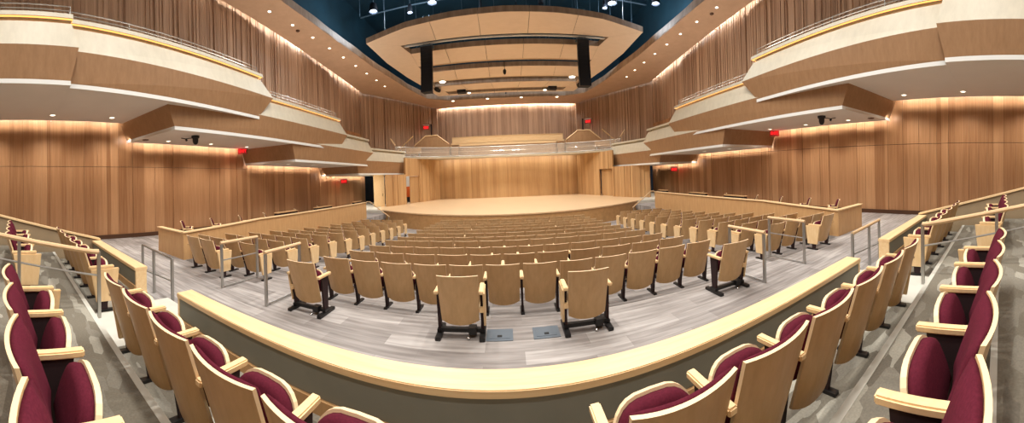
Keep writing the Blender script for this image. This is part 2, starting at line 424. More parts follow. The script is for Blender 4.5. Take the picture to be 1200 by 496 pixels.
# side parterre partitions
for sd in (-1, 1):
    t = empty('parterre_partition', (sd * 7.72, 4.5, 0))
    def L_(x, y): return (sd * (x - 7.72), y - 4.5)
    b = MB()
    zz = lambda y: 0.74 + (0.14 * min(1, (y - 4.5) / 3.0) if y > 4.5 else 0)
    ys = [4.5, 5.5, 7.5, 10, 13, 15.6]
    for y0, y1 in zip(ys, ys[1:]):
        ring = [L_(7.72, y0), L_(7.84, y0), L_(7.84, y1), L_(7.72, y1)]
        b.prism([(p[0], p[1], -1.0) for p in ring], [(ring[0][0], ring[0][1], zz(y0)), (ring[1][0], ring[1][1], zz(y0)), (ring[2][0], ring[2][1], zz(y1)), (ring[3][0], ring[3][1], zz(y1))])
    b.build('long_panel', 'part_wood', t)
    b = MB(); ring = [L_(7.845, 4.5), L_(9.3, 4.5), L_(9.3, 4.62), L_(7.845, 4.62)]
    b.flat(ring, 0.0, 0.74); b.build('end_panel', 'part_wood', t)
    b = MB()
    for y0, y1 in zip(ys, ys[1:]):
        ring = [L_(7.69, y0), L_(7.87, y0), L_(7.87, y1), L_(7.69, y1)]
        h = [zz(y0), zz(y0), zz(y1), zz(y1)]
        b.prism([(p[0], p[1], q) for p, q in zip(ring, h)], [(p[0], p[1], q + .03) for p, q in zip(ring, h)])
    b.flat([L_(7.875, 4.47), L_(9.33, 4.47), L_(9.33, 4.65), L_(7.875, 4.65)], 0.74, 0.77)
    b.build('cap', 'cap_wood', t)
    tag(t, 'low wooden partition with pale cap along the %s side of the stalls' % SIDE[sd], 'partition')

# ------------------------------------------------------------------ ring wall between terrace and stalls
def ring_wall(x0, x1, label, ends):
    t = empty('terrace_wall', ((x0 + x1) / 2, 2.02, 0)); c = (x0 + x1) / 2
    a, e = x0 - c, x1 - c
    b = MB(); b.box(a, e, -0.10, 0.08, 0.0, 0.70); b.build('body', 'grey_panel', t)
    b = MB(); b.box(a - .02, e + .02, -0.12, 0.10, 0.69, 0.745); b.build('cap', 'cap_wood', t, bevel=.006)
    b = MB(); b.box(a, e, -0.125, -0.10, 0.34, 0.45); b.build('base_rail', 'part_wood', t)
    for s in ends:
        b = MB(); x = a if s < 0 else e
        b.box(x - .02, x + .02, -0.105, 0.085, 0.0, 0.69); b.build('end_panel', 'cap_wood', t)
    tag(t, label, 'low wall')
ring_wall(-3.5, 3.78, 'long dark grey low wall with pale wooden cap in front of the centre stalls', (-1, 1))
ring_wall(-7.7, -4.9, 'short dark grey low wall with pale cap left of the left aisle opening', (1,))
ring_wall(4.98, 7.7, 'short dark grey low wall with pale cap right of the right aisle opening', (-1,))
# sloping side partitions of the terrace
for sd in (-1, 1):
    t = empty('terrace_side_partition', (sd * 7.75, 2.0, 0))
    b = MB(); r = [(0, -8.4), (0, 0.12), (sd * .12, 0.12), (sd * .12, -8.4)]
    h = lambda y: 0.745 - .255 * min(y, 0)
    b.prism([(x, y, 0) for x, y in r], [(x, y, h(y)) for x, y in r]); b.build('panel', 'taupe_panel', t)
    b = MB(); r = [(-sd * .03, -8.4), (-sd * .03, 0.12), (sd * .15, 0.12), (sd * .15, -8.4)]
    b.prism([(x, y, h(y)) for x, y in r], [(x, y, h(y) + .04) for x, y in r]); b.build('cap', 'cap_wood', t)
    tag(t, 'taupe partition with sloping wooden cap at the %s edge of the terrace' % SIDE[sd], 'partition')

# ------------------------------------------------------------------ rails
def rail(name, loc, pts_top, posts, mids, label, group=None, wood_top=True):
    t = empty(name, loc)
    b = MB(); b.tube(pts_top, .032 if wood_top else .022); b.build('top_rail', 'tan_wood' if wood_top else 'steel', t)
    for (x, y, z0, z1) in posts:
        b = MB(); b.box(x - .022, x + .022, y - .022, y + .022, z0, z1); b.build('post', 'steel', t)
    for m in mids:
        b = MB(); b.tube(m, .013); b.build('mid_rail', 'steel', t)
    tag(t, label, 'handrail', group)
for sd in (-1, 1):
    n = SIDE[sd]
    rail('aisle_handrail', (sd * 4.16, 1.1, .34), [(0, 0, .86), (0, -.1, .87), (0, -3.2, 1.49)],
         [(0, 0, 0, .86), (0, -1.04, .17, 1.06), (0, -2.5, .5, 1.36)], [[(0, 0, .55), (0, -3.2, 1.2)]],
         'stepped aisle handrail on the %s terrace steps with a wooden grip' % n)
    rail('landing_handrail', (sd * 5.15, 3.86, 0), [(0, -.03, .9), (0, 1.0, .9)], [(0, 0, 0, .9), (0, .98, 0, .9)],
         [[(0, 0, .55), (0, .98, .55)], [(0, 0, .03), (0, .98, .03)]], 'low handrail beside the outer side of the %s stalls aisle' % n)
    rail('landing_handrail', (sd * 3.87, 3.8, 0), [(0, -.03, .9), (0, .95, .9)], [(0, 0, 0, .9), (0, .93, 0, .9)],
         [[(0, 0, .03), (0, .93, .03)]], 'low handrail beside the inner side of the %s stalls aisle' % n)
    rail('ramp_handrail', (sd * 4.95, 2.62, 0), [(0, 0, .8), (sd * 1.3, 0, .84)], [(0, 0, 0, .8), (sd * .74, 0, 0, .82), (sd * 1.28, 0, 0, .84)],
         [[(0, 0, .41), (sd * 1.28, 0, .33)]], 'three post ramp handrail behind the %s short grey wall' % n, wood_top=(sd > 0))

# ------------------------------------------------------------------ theatre seats
SEATW = 0.555
def back_shell():
    b = MB(); nu, nv = 10, 6; g = [[], []]
    for j in range(nv + 1):
        v = j / nv
        for i in range(nu + 1):
            u = -1 + 2 * i / nu
            hw = .236 + .016 * v
            zb = .165 + .045 * abs(u) ** 2.6
            z = zb + (.845 - zb) * v
            y = -.075 - .205 * v - .045 * (1 - u * u)
            g[0].append((u * hw, y, z)); g[1].append((u * hw, y - .022, z))
    n = nu + 1; i0 = 0; i1 = len(g[0]); b.v = g[0] + g[1]
    def add(f, m): b.f.append(f); b.m.append(m); b.t.append(.5)
    for j in range(nv):
        for i in range(nu):
            a = j * n + i
            add((a, a + 1, a + n + 1, a + n), 0); add((i1 + a, i1 + a + n, i1 + a + n + 1, i1 + a + 1), 0)
    for i in range(nu):
        add((i, i1 + i, i1 + i + 1, i + 1), 1); t = nv * n + i; add((t, t + 1, i1 + t + 1, i1 + t), 1)
    for j in range(nv):
        a = j * n; add((a, a + n, i1 + a + n, i1 + a), 1); a = j * n + nu; add((a, i1 + a, i1 + a + n, a + n), 1)
    return b.mesh('backrest', ['maple_back', 'maple_rim'])
def back_cushion():
    b = MB(); nu, nv = 8, 6; A = []; B = []
    for j in range(nv + 1):
        v = j / nv
        for i in range(nu + 1):
            u = -1 + 2 * i / nu
            vv = .22 + .775 * v; hw = (.236 + .016 * vv) * .985
            z = .28 + (.845 - .28) * vv - .004; y = -.075 - .205 * vv - .045 * (1 - u * u) + .004
            puff = .062 * (1 - abs(u) ** 6 * .6) * (1 - (2 * abs(v - .5)) ** 8 * .55)
            A.append((u * hw, y, z)); B.append((u * hw, y + puff, z))
    n = nu + 1; i1 = len(A); b.v = A + B
    def add(f): b.f.append(f); b.m.append(0); b.t.append(.5)
    for j in range(nv):
        for i in range(nu):
            a = j * n + i; add((a, a + n, a + n + 1, a + 1)); add((i1 + a, i1 + a + 1, i1 + a + n + 1, i1 + a + n))
    for i in range(nu):
        add((i, i + 1, i1 + i + 1, i1 + i)); t = nv * n + i; add((t, i1 + t, i1 + t + 1, t + 1))
    for j in range(nv):
        a = j * n; add((a, i1 + a, i1 + a + n, a + n)); a = j * n + nu; add((a, a + n, i1 + a + n, i1 + a))
    return b.mesh('back_cushion', ['wine'], smooth=True)
TILT = R(16); HINGE = Vector((0, -.015, .325))
def seat_outline(s, L0):
    pts = []
    for i in range(17):
        a = math.pi * i / 16
        pts.append((.236 * s * math.copysign(abs(math.cos(a)) ** .6, math.cos(a)), L0 + (.34 * s + .0 - L0) * (abs(math.sin(a)) ** .62)))
    return pts
def seat_pt(x, d, h):   # d along the folded seat, h towards the backrest
    return (x, HINGE.y + d * math.sin(TILT) - h * math.cos(TILT), HINGE.z + d * math.cos(TILT) + h * math.sin(TILT))
def seat_shell():
    o = seat_outline(1.0, .0); b = MB()
    b.prism([seat_pt(x, d, 0) for x, d in o], [seat_pt(x, d, .03) for x, d in o], 1, 0, 1)
    return b.mesh('seat', ['maple_light', 'maple_rim'])
def seat_cushion():
    b = MB(); o = seat_outline(.955, .02); rings = [(1.0, .028), (1.0, .06), (.95, .085), (.8, .1)]
    c = (0, .16); idx = []
    for s, h in rings:
        idx.append(len(b.v)); b.v += [seat_pt(c[0] + (x - c[0]) * s, c[1] + (d - c[1]) * s, h) for x, d in o]
    n = len(o)
    def add(f): b.f.append(f); b.m.append(0); b.t.append(.5)
    for r in range(len(rings) - 1):
        for k in range(n): j = (k + 1) % n; add((idx[r] + k, idx[r] + j, idx[r + 1] + j, idx[r + 1] + k))
    add(tuple(idx[0] + k for k in reversed(range(n)))); add(tuple(idx[-1] + k for k in range(n)))
    return b.mesh('seat_cushion', ['wine'], smooth=True)
def arm_mesh():
    b = MB(); b.box(-.0285, .0285, -.24, .12, .585, .625); return b.mesh('armrest', ['maple_light'], bevel=.008)
def leg_mesh():
    b = MB(); b.prism([(-.016, -.06, .02), (.016, -.06, .02), (.016, .02, .02), (-.016, .02, .02)], [(-.016, -.15, .59), (.016, -.15, .59), (.016, .06, .59), (-.016, .06, .59)], 0)
    b.box(-.028, .028, -.13, .17, 0.0, .028, 1)
    return b.mesh('leg', ['dark_side', 'black_metal'])
def side_mesh():
    b = MB(); b.prism([(-.018, -.14, .14), (.018, -.14, .14), (.018, .14, .14), (-.018, .14, .14)], [(-.018, -.22, .585), (.018, -.22, .585), (.018, .19, .585), (-.018, .19, .585)])
    return b.mesh('side_panel', ['maple_light'], bevel=.006)
ME = dict(back=back_shell(), bcush=back_cushion(), seat=seat_shell(), scush=seat_cushion(), arm=arm_mesh(), leg=leg_mesh(), side=side_mesh())
def ob(name, me, parent, loc=(0, 0, 0)):
    o = bpy.data.objects.new(name, me); COL.objects.link(o); o.parent = parent; o.location = loc; return o
def make_seat(left=False, panel=None, arms=True):
    t = empty('theatre_seat')
    ob('backrest', ME['back'], t); ob('back_cushion', ME['bcush'], t)
    s = ob('seat', ME['seat'], t); ob('seat_cushion', ME['scush'], s)
    for x in ((SEATW / 2,) + ((-SEATW / 2,) if left else ())):
        ob('armrest', ME['arm'], t, (x, 0, 0)); ob('leg', ME['leg'], t, (x, 0, 0))
    for x in (panel or ()): ob('side_panel', ME['side'], t, (x * (SEATW / 2 + .02), 0, 0))
    return t
PROTO = {}
def place_seat(x, y, z, pitch, label, group, left=False, panel=(), cat='seat'):
    key = (left, tuple(panel))
    if key not in PROTO: PROTO[key] = o = make_seat(left, panel)
    elif PROTO[key] is not None: o = copy_tree(PROTO[key])
    o.location = (x, y, z); o.scale = (pitch / SEATW, 1, 1)
    tag(o, label, cat, group)
    return o
def seat_row(xa, xb, n, y, z, where, group, panels=(True, True), tail='theatre seat', k=0.0):
    p = (xb - xa) / n
    for i in range(n):
        pn = []
        if i == 0 and panels[0]: pn.append(-1)
        if i == n - 1 and panels[1]: pn.append(1)
        if i == 0: pos = 'leftmost'
        elif i == n - 1: pos = 'rightmost'
        else: pos = ORD[i] + ' from left'
        place_seat(xa + p * (i + .5), y - k * max(0, abs(xa + p * (i + .5)) - 1), z, p, 'folding %s, %s in %s' % (tail, pos, where), group, left=(i == 0), panel=pn)

# centre block of the stalls, rows of 13 and 12 in turn
for k in range(11):
    n = 12 if k % 2 == 0 else 11
    fr = ['row nearest the grey wall', 'second row', 'third row', 'fourth row', 'fifth row', 'sixth row', 'seventh row', 'eighth row', 'ninth row', 'tenth row', 'row nearest the stage'][k]
    seat_row(-3.33, 3.4, n, ROW0 + k * PITCH, FLOORZ[k], '%s, centre block' % fr, 'centre block seats, ' + fr, panels=(False, False), tail='wood backed seat')
    for sd in (-1, 1):
        a, e = (-7.5, -5.16) if sd < 0 else (5.16, 7.5)
        fr2 = ['second row', 'third row', 'fourth row', 'fifth row', 'sixth row', 'seventh row', 'eighth row', 'ninth row', 'tenth row', 'eleventh row', 'row nearest the stage'][k]
        seat_row(a, e, 4, ROW0 + .12 + k * PITCH, FLOORZ[k], '%s, %s side block' % (fr2, SIDE[sd]), '%s side block seats, %s' % (SIDE[sd], fr2), panels=(sd > 0, sd < 0), tail='wood backed seat')
seat_row(-6.86, -5.7, 2, 4.36, 0, 'rearmost row, left side block', 'left side block seats, rearmost row', panels=(False, True), tail='wood backed seat')
place_seat(6.5, 4.36, 0, .58, 'lone wood backed seat at the rear corner of the right side block', 'right side block seats, rearmost row', left=True, panel=(-1,))
# terrace rows
seat_row(-3.24, -.54, 5, 1.2, .34, 'front terrace row, left half', 'terrace seats along the grey wall', panels=(True, False), tail='wine red seat')
seat_row(.24, 3.42, 6, 1.30, .34, 'front terrace row, right half', 'terrace seats along the grey wall', k=.02, panels=(False, True), tail='wine red seat')
seat_row(-3.05, -.74, 4, .33, .51, 'left half of the rear terrace row', 'rear terrace row seats', k=.05, panels=(True, False), tail='wine red seat')
seat_row(.44, 3.3, 5, .37, .51, 'right half of the rear terrace row', 'rear terrace row seats', k=.04, panels=(False, True), tail='wine red seat')
seat_row(-7.15, -4.36, 5, 1.25, .34, 'front row beyond the left aisle rail', 'outer left terrace seats', panels=(False, True), tail='wine red seat')
seat_row(-7.0, -4.72, 4, .2, .51, 'rear row beyond the left aisle rail', 'outer left terrace seats', panels=(False, True), tail='wine red seat')
seat_row(4.5, 7.3, 5, 1.3, .34, 'front row beyond the right aisle rail', 'outer right terrace seats', panels=(True, False), tail='wine red seat')
seat_row(4.8, 7.1, 4, .22, .51, 'rear row beyond the right aisle rail', 'outer right terrace seats', panels=(True, False), tail='wine red seat')
# side box seats behind the partitions
for sd in (-1, 1):
    for i, y in enumerate((5.8, 7.05, 8.45, 9.85, 12.0, 13.9)):
        place_seat(sd * 9.45, y, 0, .58, 'single box seat %s behind the %s partition, %s from the terrace' % ('with wine cushion', SIDE[sd], ORD[i]), '%s side box seats' % SIDE[sd], left=True).rotation_euler = (0, 0, sd * R(33 + 2.5 * i))
    for i, (y0, y1) in enumerate(((9.4, 10.75), (12.15, 13.6), (16.0, 17.0))):
        t = empty('box_ledge', (sd * 8.75, (y0 + y1) / 2, 0)); h = (y1 - y0) / 2
        b = MB(); b.box(-.1, .1, -h, h, .87, .9); b.build('top', 'part_wood', t)
        b = MB(); b.box(-.08, .08, -h + .02, h - .02, .3, .87); b.build('front', 'dark_side', t)
        b = MB(); b.box(-.2, .2, -h + .1, h - .1, 0, .3); b.build('base', 'black_metal', t)
        tag(t, 'dark box ledge with pale top behind the %s partition, %s from the terrace' % (SIDE[sd], ORD[i]), 'ledge', SIDE[sd] + ' box ledges')
# free standing seats on the landing, bolted to black foot frames
def movable(x, y, label, rz=0.0, side=1):
    t = make_seat(True); t.name = 'movable_seat'
    for c in list(t.children):
        if c.name.split('.')[0] == 'leg': bpy.data.objects.remove(c)
    for s in (-1, 1):
        b = MB(); xx = s * .272
        b.prism([(xx - .016, -.08, .05), (xx + .016, -.08, .05), (xx + .016, .02, .05), (xx - .016, .02, .05)], [(xx - .016, -.14, .59), (xx + .016, -.14, .59), (xx + .016, .05, .59), (xx - .016, .05, .59)]); b.build('upright', 'dark_side', t)
        b = MB(); b.box(xx - .035, xx + .035, -.24, .2, 0.0, .045); b.box(xx - .03, xx + .03, -.1, .06, .045, .09)
        b.build('foot', 'black_metal', t, bevel=.006)
    b = MB(); b.box(-.27, .27, -.09, -.03, .05, .1); b.box(.1, .2, -.14, -.03, .04, .13); b.build('crossbar', 'black_metal', t)
    b = MB(); b.lathe([(.0, 0), (.022, .004), (.026, .02), (.016, .034), (0, .036)], (.1, -.17, .0), 10); b.build('caster', 'chrome', t, smooth=True)
    b = MB(); b.box(side * .272 - .03 , side * .272 + .03, -.16, .12, .33, .40); b.build('hinge_block', 'maple_light', t, bevel=.006)
    b = MB(); xx = side * .305; b.prism([(xx - .012, -.1, .14), (xx + .012, -.1, .14), (xx + .012, .1, .14), (xx - .012, .1, .14)], [(xx - .012, -.2, .585), (xx + .012, -.2, .585), (xx + .012, .16, .585), (xx - .012, .16, .585)]); b.build('side_panel', 'maple_light', t)
    t.location = (x, y, 0); t.rotation_euler = (0, 0, rz); t.scale = (1.03, 1, 1)
    tag(t, label, 'seat', 'movable seats on the landing')
movable(-.80, 4.1, 'movable wooden seat on black feet, left of the floor boxes', 0.03, 1)
movable(.84, 4.07, 'movable wooden seat on black feet, right of the floor boxes', -0.03, -1)
movable(-3.16, 4.12, 'movable wooden seat on black feet at the left end of the landing', 0.03, -1)
movable(3.26, 4.12, 'movable wooden seat on black feet at the right end of the landing', -0.03, 1)
for sd, lab in ((-1, 'steel floor box cover beside the left movable seat'), (1, 'steel floor box cover beside the right movable seat')):
    t = empty('floor_box', (sd * .3, 4.04, 0))
    b = MB(); b.box(-.17, .17, -.15, .15, 0, .008); b.build('frame', 'plate', t)
    b = MB(); b.box(-.13, .13, -.1, .1, .008, .012); b.build('lid', 'plate', t)
    b = MB(); b.box(-.03, .03, -.07, -.02, .012, .015); b.build('cable_flap', 'black', t)
    tag(t, lab, 'floor box')

# ------------------------------------------------------------------ balcony tiers
def tier(sd, name_lab, p0, p1, s, o_start, o_end, rail_on, wall_x=12.25):
    """p0,p1: plan of the widest edge (x positive); s: soffit height; o_*: mitre of the two end faces"""
    t = empty('balcony_tier', (sd * p0[0], p0[1], s))
    def ring(ox, oy, z):
        d = Vector((p1[0] - p0[0], p1[1] - p0[1]))
        pts = [(wall_x, p0[1] + o_start * oy - (.35 if o_start else 0)), (p0[0] + ox, p0[1] + o_start * oy), (p1[0] + ox, p1[1] - o_end * oy), (wall_x, p1[1] - o_end * oy)]
        return [(sd * (x - p0[0]), y - p0[1], z - s) for x, y in pts]
    zs = dict(a=s, b=s + .11, e=s + .95, g=s + 1.62, g2=s + 1.74, c=s + 1.86)
    def open_(r0, r1, nm, mat):
        b = MB(); b.strip(r0, r1); return b.build(nm, mat, t)
    gapw = .26   # soffit stops short of the wall: cove light slot
    r = ring(.10, 1.0, zs['a']); r[0] = (r[0][0] - sd * gapw, r[0][1], r[0][2]); r[3] = (r[3][0] - sd * gapw, r[3][1], r[3][2])
    b = MB(); b.prism(r, [(x, y, z + .05) for x, y, z in r]); b.build('soffit', 'soffit', t)
    open_(ring(.085, 1.0, zs['a'] - .005), ring(.085, 1.0, zs['b']), 'edge_strip', 'white_edge')
    open_(ring(.10, 1.0, zs['b']), ring(0, 0, zs['e']), 'lower_panel', 'brown_veneer')  # lower panel in a darker brown than the cream upper panel
    open_(ring(0, 0, zs['e']), ring(.16, .75, zs['g']), 'upper_panel', 'cream')
    q = ring(.16, .75, zs['g']); q2 = ring(.27, .8, zs['g']); q3 = ring(.27, .8, zs['g2'] + .03)
    b = MB(); b.strip(q, q2, 0); b.strip(q2, q3, 0); b.build('light_groove', 'cream', t)
    if rail_on:
        b = MB(); b.strip(ring(.13, .62, zs['g2'] - .006), ring(.2, .68, zs['g2'] - .006)); b.build('led_strip', 'led_warm', t)
    b = MB(); b.prism(ring(.10, .6, zs['g2']), ring(.12, .62, zs['c'])); b.build('cap', 'cream', t)
    if rail_on:
        L = p1[1] - p0[1] - .7 * o_end; n = max(3, int(L / 1.6))
        f = lambda k: (sd * (.42 + (p1[0] - p0[0]) * k), (p1[1] - p0[1]) * k - .7 * o_end * k)
        for h in (.12, .24, .36):
            a, e = f(0.01), f(1)
            b = MB(); b.tube([(a[0], a[1], zs['c'] - s + h), (e[0], e[1], zs['c'] - s + h)], .013, 6); b.build('rail', 'steel', t)
        for k in range(n + 1):
            a = f(max(.01, k / n)); b = MB(); b.tube([(a[0], a[1], zs['c'] - s), (a[0], a[1], zs['c'] - s + .37)], .014, 6); b.build('rail_post', 'steel', t)
    tag(t, name_lab, 'balcony')
for sd in (-1, 1):
    n = SIDE[sd]
    tier(sd, 'rearmost %s balcony section with pale front and lit groove' % n, (7.45, -6.3), (7.76, 1.62), 4.65, 0, .2, True)
    tier(sd, 'long second %s balcony section with steel rails on its cap' % n, (7.97, 1.42), (8.78, 9.5), 4.65, 0, .75, True)
    tier(sd, 'third %s balcony section stepping down towards the stage' % n, (8.72, 4.55), (9.1, 16.2), 3.88, .35, .8, True)
    tier(sd, 'fourth %s balcony section above the side boxes' % n, (9.1, 11.0), (9.12, 20.0), 3.08, .35, .8, False)
    tier(sd, 'lowest %s balcony section ending at the stage wall' % n, (9.4, 17.9), (8.0, 24.0), 2.50, .35, 0, False)

# ------------------------------------------------------------------ choir gallery above the stage
edge = [(-8.7, 23.1), (-7.4, 24.7), (-5.8, 25.9), (-3, 26.8), (0, 27.15), (3, 26.8), (5.8, 25.9), (7.4, 24.7), (8.7, 23.1)]
b = MB(); poly = edge + [(8.8, 24.0), (12.2, 24.4), (7.3, 30.6), (7.3, 31), (-7.3, 31), (-7.3, 30.6), (-12.2, 24.4), (-8.8, 24.0)]
b.flat(poly, 3.78, 3.9, 0)
g = struct(b.build('floor_gallery', 'cream'))
t = empty('gallery_balustrade', (0, 27, 3.9))
loc = lambda p, z: (p[0], p[1] - 27 + .06, z - 3.9)
for k in range(len(edge) - 1):
    b = MB(); p, q = edge[k], edge[k + 1]
    b.prism([loc(p, 3.9), loc(q, 3.9), (loc(q, 3.9)[0], loc(q, 3.9)[1] + .015, 0), (loc(p, 3.9)[0], loc(p, 3.9)[1] + .015, 0)], [loc(p, 4.66), loc(q, 4.66), (loc(q, 4.66)[0], loc(q, 4.66)[1] + .015, .76), (loc(p, 4.66)[0], loc(p, 4.66)[1] + .015, .76)])
    b.build('glass_panel', 'glass', t)
b = MB(); b.tube([loc(p, 4.69) for p in edge], .03); b.build('top_rail', 'steel', t)
b = MB(); b.tube([loc(p, 3.95) for p in edge], .03); b.build('base_channel', 'steel', t)
b = MB(); b.tube([loc(p, 4.32) for p in edge], .012, 6); b.build('mid_rail', 'chrome', t)
tag(t, 'curved glass balustrade with steel rail along the gallery above the stage', 'balustrade')
# long pale choir parapets, one riser behind the other
for k, (y, z0, z1, xx) in enumerate(((28.6, 3.9, 4.95, 5.4), (29.6, 3.9, 5.35, 5.4), (30.3, 3.9, 6.0, 5.4))):
    b = MB(); b.box(-xx, xx, -.05, .05, 0, z1 - z0, 0); b.box(-xx, xx, -.09, .09, z1 - z0, z1 - z0 + .05, 0)
    o = b.build('choir_parapet', 'cap_wood' if k else 'brown_veneer'); o.location = (0, y, z0)
    tag(o, '%s horizontal choir parapet across the gallery, %s of three from the stage' % ('pale' if k else 'tan', ['lowest', 'middle', 'topmost'][k]), 'parapet', 'choir parapets')
for sd in (-1, 1):
    n = SIDE[sd]
    b = MB(); pr = [(-1.75, 0), (-1.45, .35), (-.45, 1.05), (.45, 1.05), (1.45, .35), (1.75, 0.0)] if False else [(-1.6, 0), (-1.6, .3), (-.55, 1.12), (.55, 1.12), (1.6, .3), (1.6, 0)]
    b.prism([(x, -.45, z) for x, z in pr], [(x, .45, z) for x, z in pr])
    t = empty('gallery_stair_enclosure', (sd * 6.75, 27.7, 3.9 + .9)); b.build('body', 'brown_veneer', t)
    b = MB()
    for (xa, za), (xb, zb) in zip(pr[1:], pr[2:5]): b.tube([(xa, -.47, za + .02), (xb, -.47, zb + .02)], .04)
    b.build('cap_rail', 'cap_wood', t)
    b = MB(); b.box(-1.55, 1.55, -.4, .4, -.9, .02); b.build('plinth', 'brown_veneer', t)
    tag(t, 'wooden stair enclosure with sloping shoulders on the %s of the gallery' % n, 'stair enclosure')
    b = MB(); b.box(-.3, .3, -.2, .2, 0, 1.1); b.box(-.36, .36, -.26, .24, 1.1, 1.16); o = b.build('choir_desk', 'brown_veneer'); o.location = (sd * 4.75, 28.1, 3.9)
    tag(o, 'small wooden choir desk at the %s end of the parapets' % n, 'desk')
    for i, (xx, yy, ll) in enumerate(((8.55, 25.3, .7), (9.7, 25.0, -.3))):
        t = empty('gallery_handrail', (sd * xx, yy, 3.9))
        b = MB(); b.tube([(sd * ll, .1, 1.15), (-sd * ll * .2, -.1, 1.75)] if i else [(sd * ll, .1, .75), (-sd * ll, 0, 1.85)], .05); b.build('grip', 'cap_wood', t)
        b = MB(); b.tube([(0, 0, 0), (0, 0, 1.3)], .02); b.build('post', 'steel', t)
        tag(t, 'sloping wooden handrail on the %s gallery steps, %s the stair enclosure' % (n, 'nearest' if i == 0 else 'farther from'), 'handrail')
    t = empty('gallery_bench', (sd * 8.4, 26.2, 3.9))
    b = MB(); b.box(-.9, .9, -.2, .2, .42, .5); b.build('seat', 'part_wood', t)
    b = MB(); b.box(-.9, .9, .16, .22, .5, 1.0); b.build('backrest', 'part_wood', t)
    for x in (-.8, .8):
        b = MB(); b.box(x - .03, x + .03, -.18, .18, 0, .42); b.build('leg', 'steel', t)
    tag(t, 'low wooden bench behind the gallery glass on the %s' % n, 'bench')

# ------------------------------------------------------------------ ceiling ring
inner = [(10.1, -6.5), (10.0, 9.0), (9.85, 12.5), (9.55, 16.0), (9.05, 20.2), (8.05, 24.9), (7.1, 27.6), (5.4, 28.55), (0, 28.75)]
outer = [(12.02, -6.5), (12.02, 9.0), (12.02, 12.5), (12.02, 16.0), (12.02, 20.2), (12.02, 24.4), (8.6, 28.6), (6.9, 30.7), (0, 30.72)]
b = MB()
for sd in (-1, 1):
    b.strip([(sd * x, y, ring_z(y)) for x, y in inner], [(sd * x, y, ring_z(y)) for x, y in outer], 0)
    b.strip([(sd * x, y, ring_z(y) + .06) for x, y in inner], [(sd * x, y, ring_z(y) + .06) for x, y in outer], 0)
    b.strip([(sd * x, y, ring_z(y)) for x, y in outer], [(sd * x, y, ring_z(y) + .06) for x, y in outer], 0)
cr = struct(b.build('ceiling', 'ring_soffit'))
b = MB()
for sd in (-1, 1):
    pts = []
    for (x0, y0), (x1, y1) in zip(inner, inner[1:]):
        n = max(2, int(math.dist((x0, y0), (x1, y1)) / .35))
        pts += [(x0 + (x1 - x0) * i / n, y0 + (y1 - y0) * i / n) for i in range(n)]
    pts.append(inner[-1])
    wob = [.012 * math.sin(i * 1.1) + .012 * math.sin(i * .47) for i in range(len(pts))]
    lo = [(sd * (x - w_), y, ring_z(y)) for (x, y), w_ in zip(pts, wob)]; hi = [(sd * (x + .05 - w_), y, ring_z(y) + .5) for (x, y), w_ in zip(pts, wob)]
    b.strip(lo, hi)
    b.strip(hi, [(sd * (x + .6), y, ring_z(y) + .5) for x, y in pts])
b.build('fascia', 'fascia', cr)
# dark upper volume over the hall
b = MB(); Z1 = 17.5
for sd in (-1, 1): b.poly([(sd * 12.7, -6.6, 9), (sd * 12.7, 33, 9), (sd * 12.7, 33, Z1), (sd * 12.7, -6.6, Z1)])
b.poly([(-12.7, 33, 9), (12.7, 33, 9), (12.7, 33, Z1), (-12.7, 33, Z1)]); b.poly([(-12.7, -6.6, 11), (12.7, -6.6, 11), (12.7, -6.6, Z1), (-12.7, -6.6, Z1)])
b.poly([(-12.7, -6.6, Z1), (12.7, -6.6, Z1), (12.7, 33, Z1), (-12.7, 33, Z1)])
struct(b.build('ceiling_upper', 'void'))
for i, y in enumerate((16.5, 19.5, 22.5)):
    t = empty('lighting_batten', (0, y, 15.2))
    b = MB(); b.tube([(-11, 0, 0), (11, 0, 0)], .06); b.build('pipe', 'void_metal', t)
    for x in (-9, -4.5, 0, 4.5, 9):
        b = MB(); b.tube([(x, 0, 0), (x, 0, 2.3)], .025, 6); b.build('hanger', 'void_metal', t)
    tag(t, 'steel lighting pipe hung in the dark upper ceiling, %s from the audience' % ORD[i], 'pipe', 'lighting pipes')

# acoustic canopy over the stage
def cz(y): return 11.5 - .215 * (y - 18)
can = empty('acoustic_canopy', (0, 22, 10.6))
def band(poly, nm='reflector_panel', th=.36):
    b = MB(); b.prism([(x, y - 22, cz(y) - 10.6) for x, y in poly], [(x, y - 22, cz(y) + th - 10.6) for x, y in poly], 1, 0, 1)
    return b.build(nm, ['cloud', 'fascia'], can, weld=False)
hw = lambda y: 8.95 - .0 * y if y < 19 else (8.95 - .075 * (y - 19) if y < 21.5 else 8.76 - .45 * (y - 21.5))
front = [(8.95, 18.95), (6, 18.3), (3.2, 18.08), (0, 18.0), (-3.2, 18.08), (-6, 18.3), (-8.95, 18.95)]
sl = [(19.9, 20.95, 6.85, 6.45), (22.6, 23.55, 6.4, 6.2), (24.95, 25.8, 6.2, 5.9), (26.75, 27.3, 5.2, 5.0)]
seams = lambda y0, y1, w0, w1: [(-1 + 2 * i / 4) for i in range(5)]
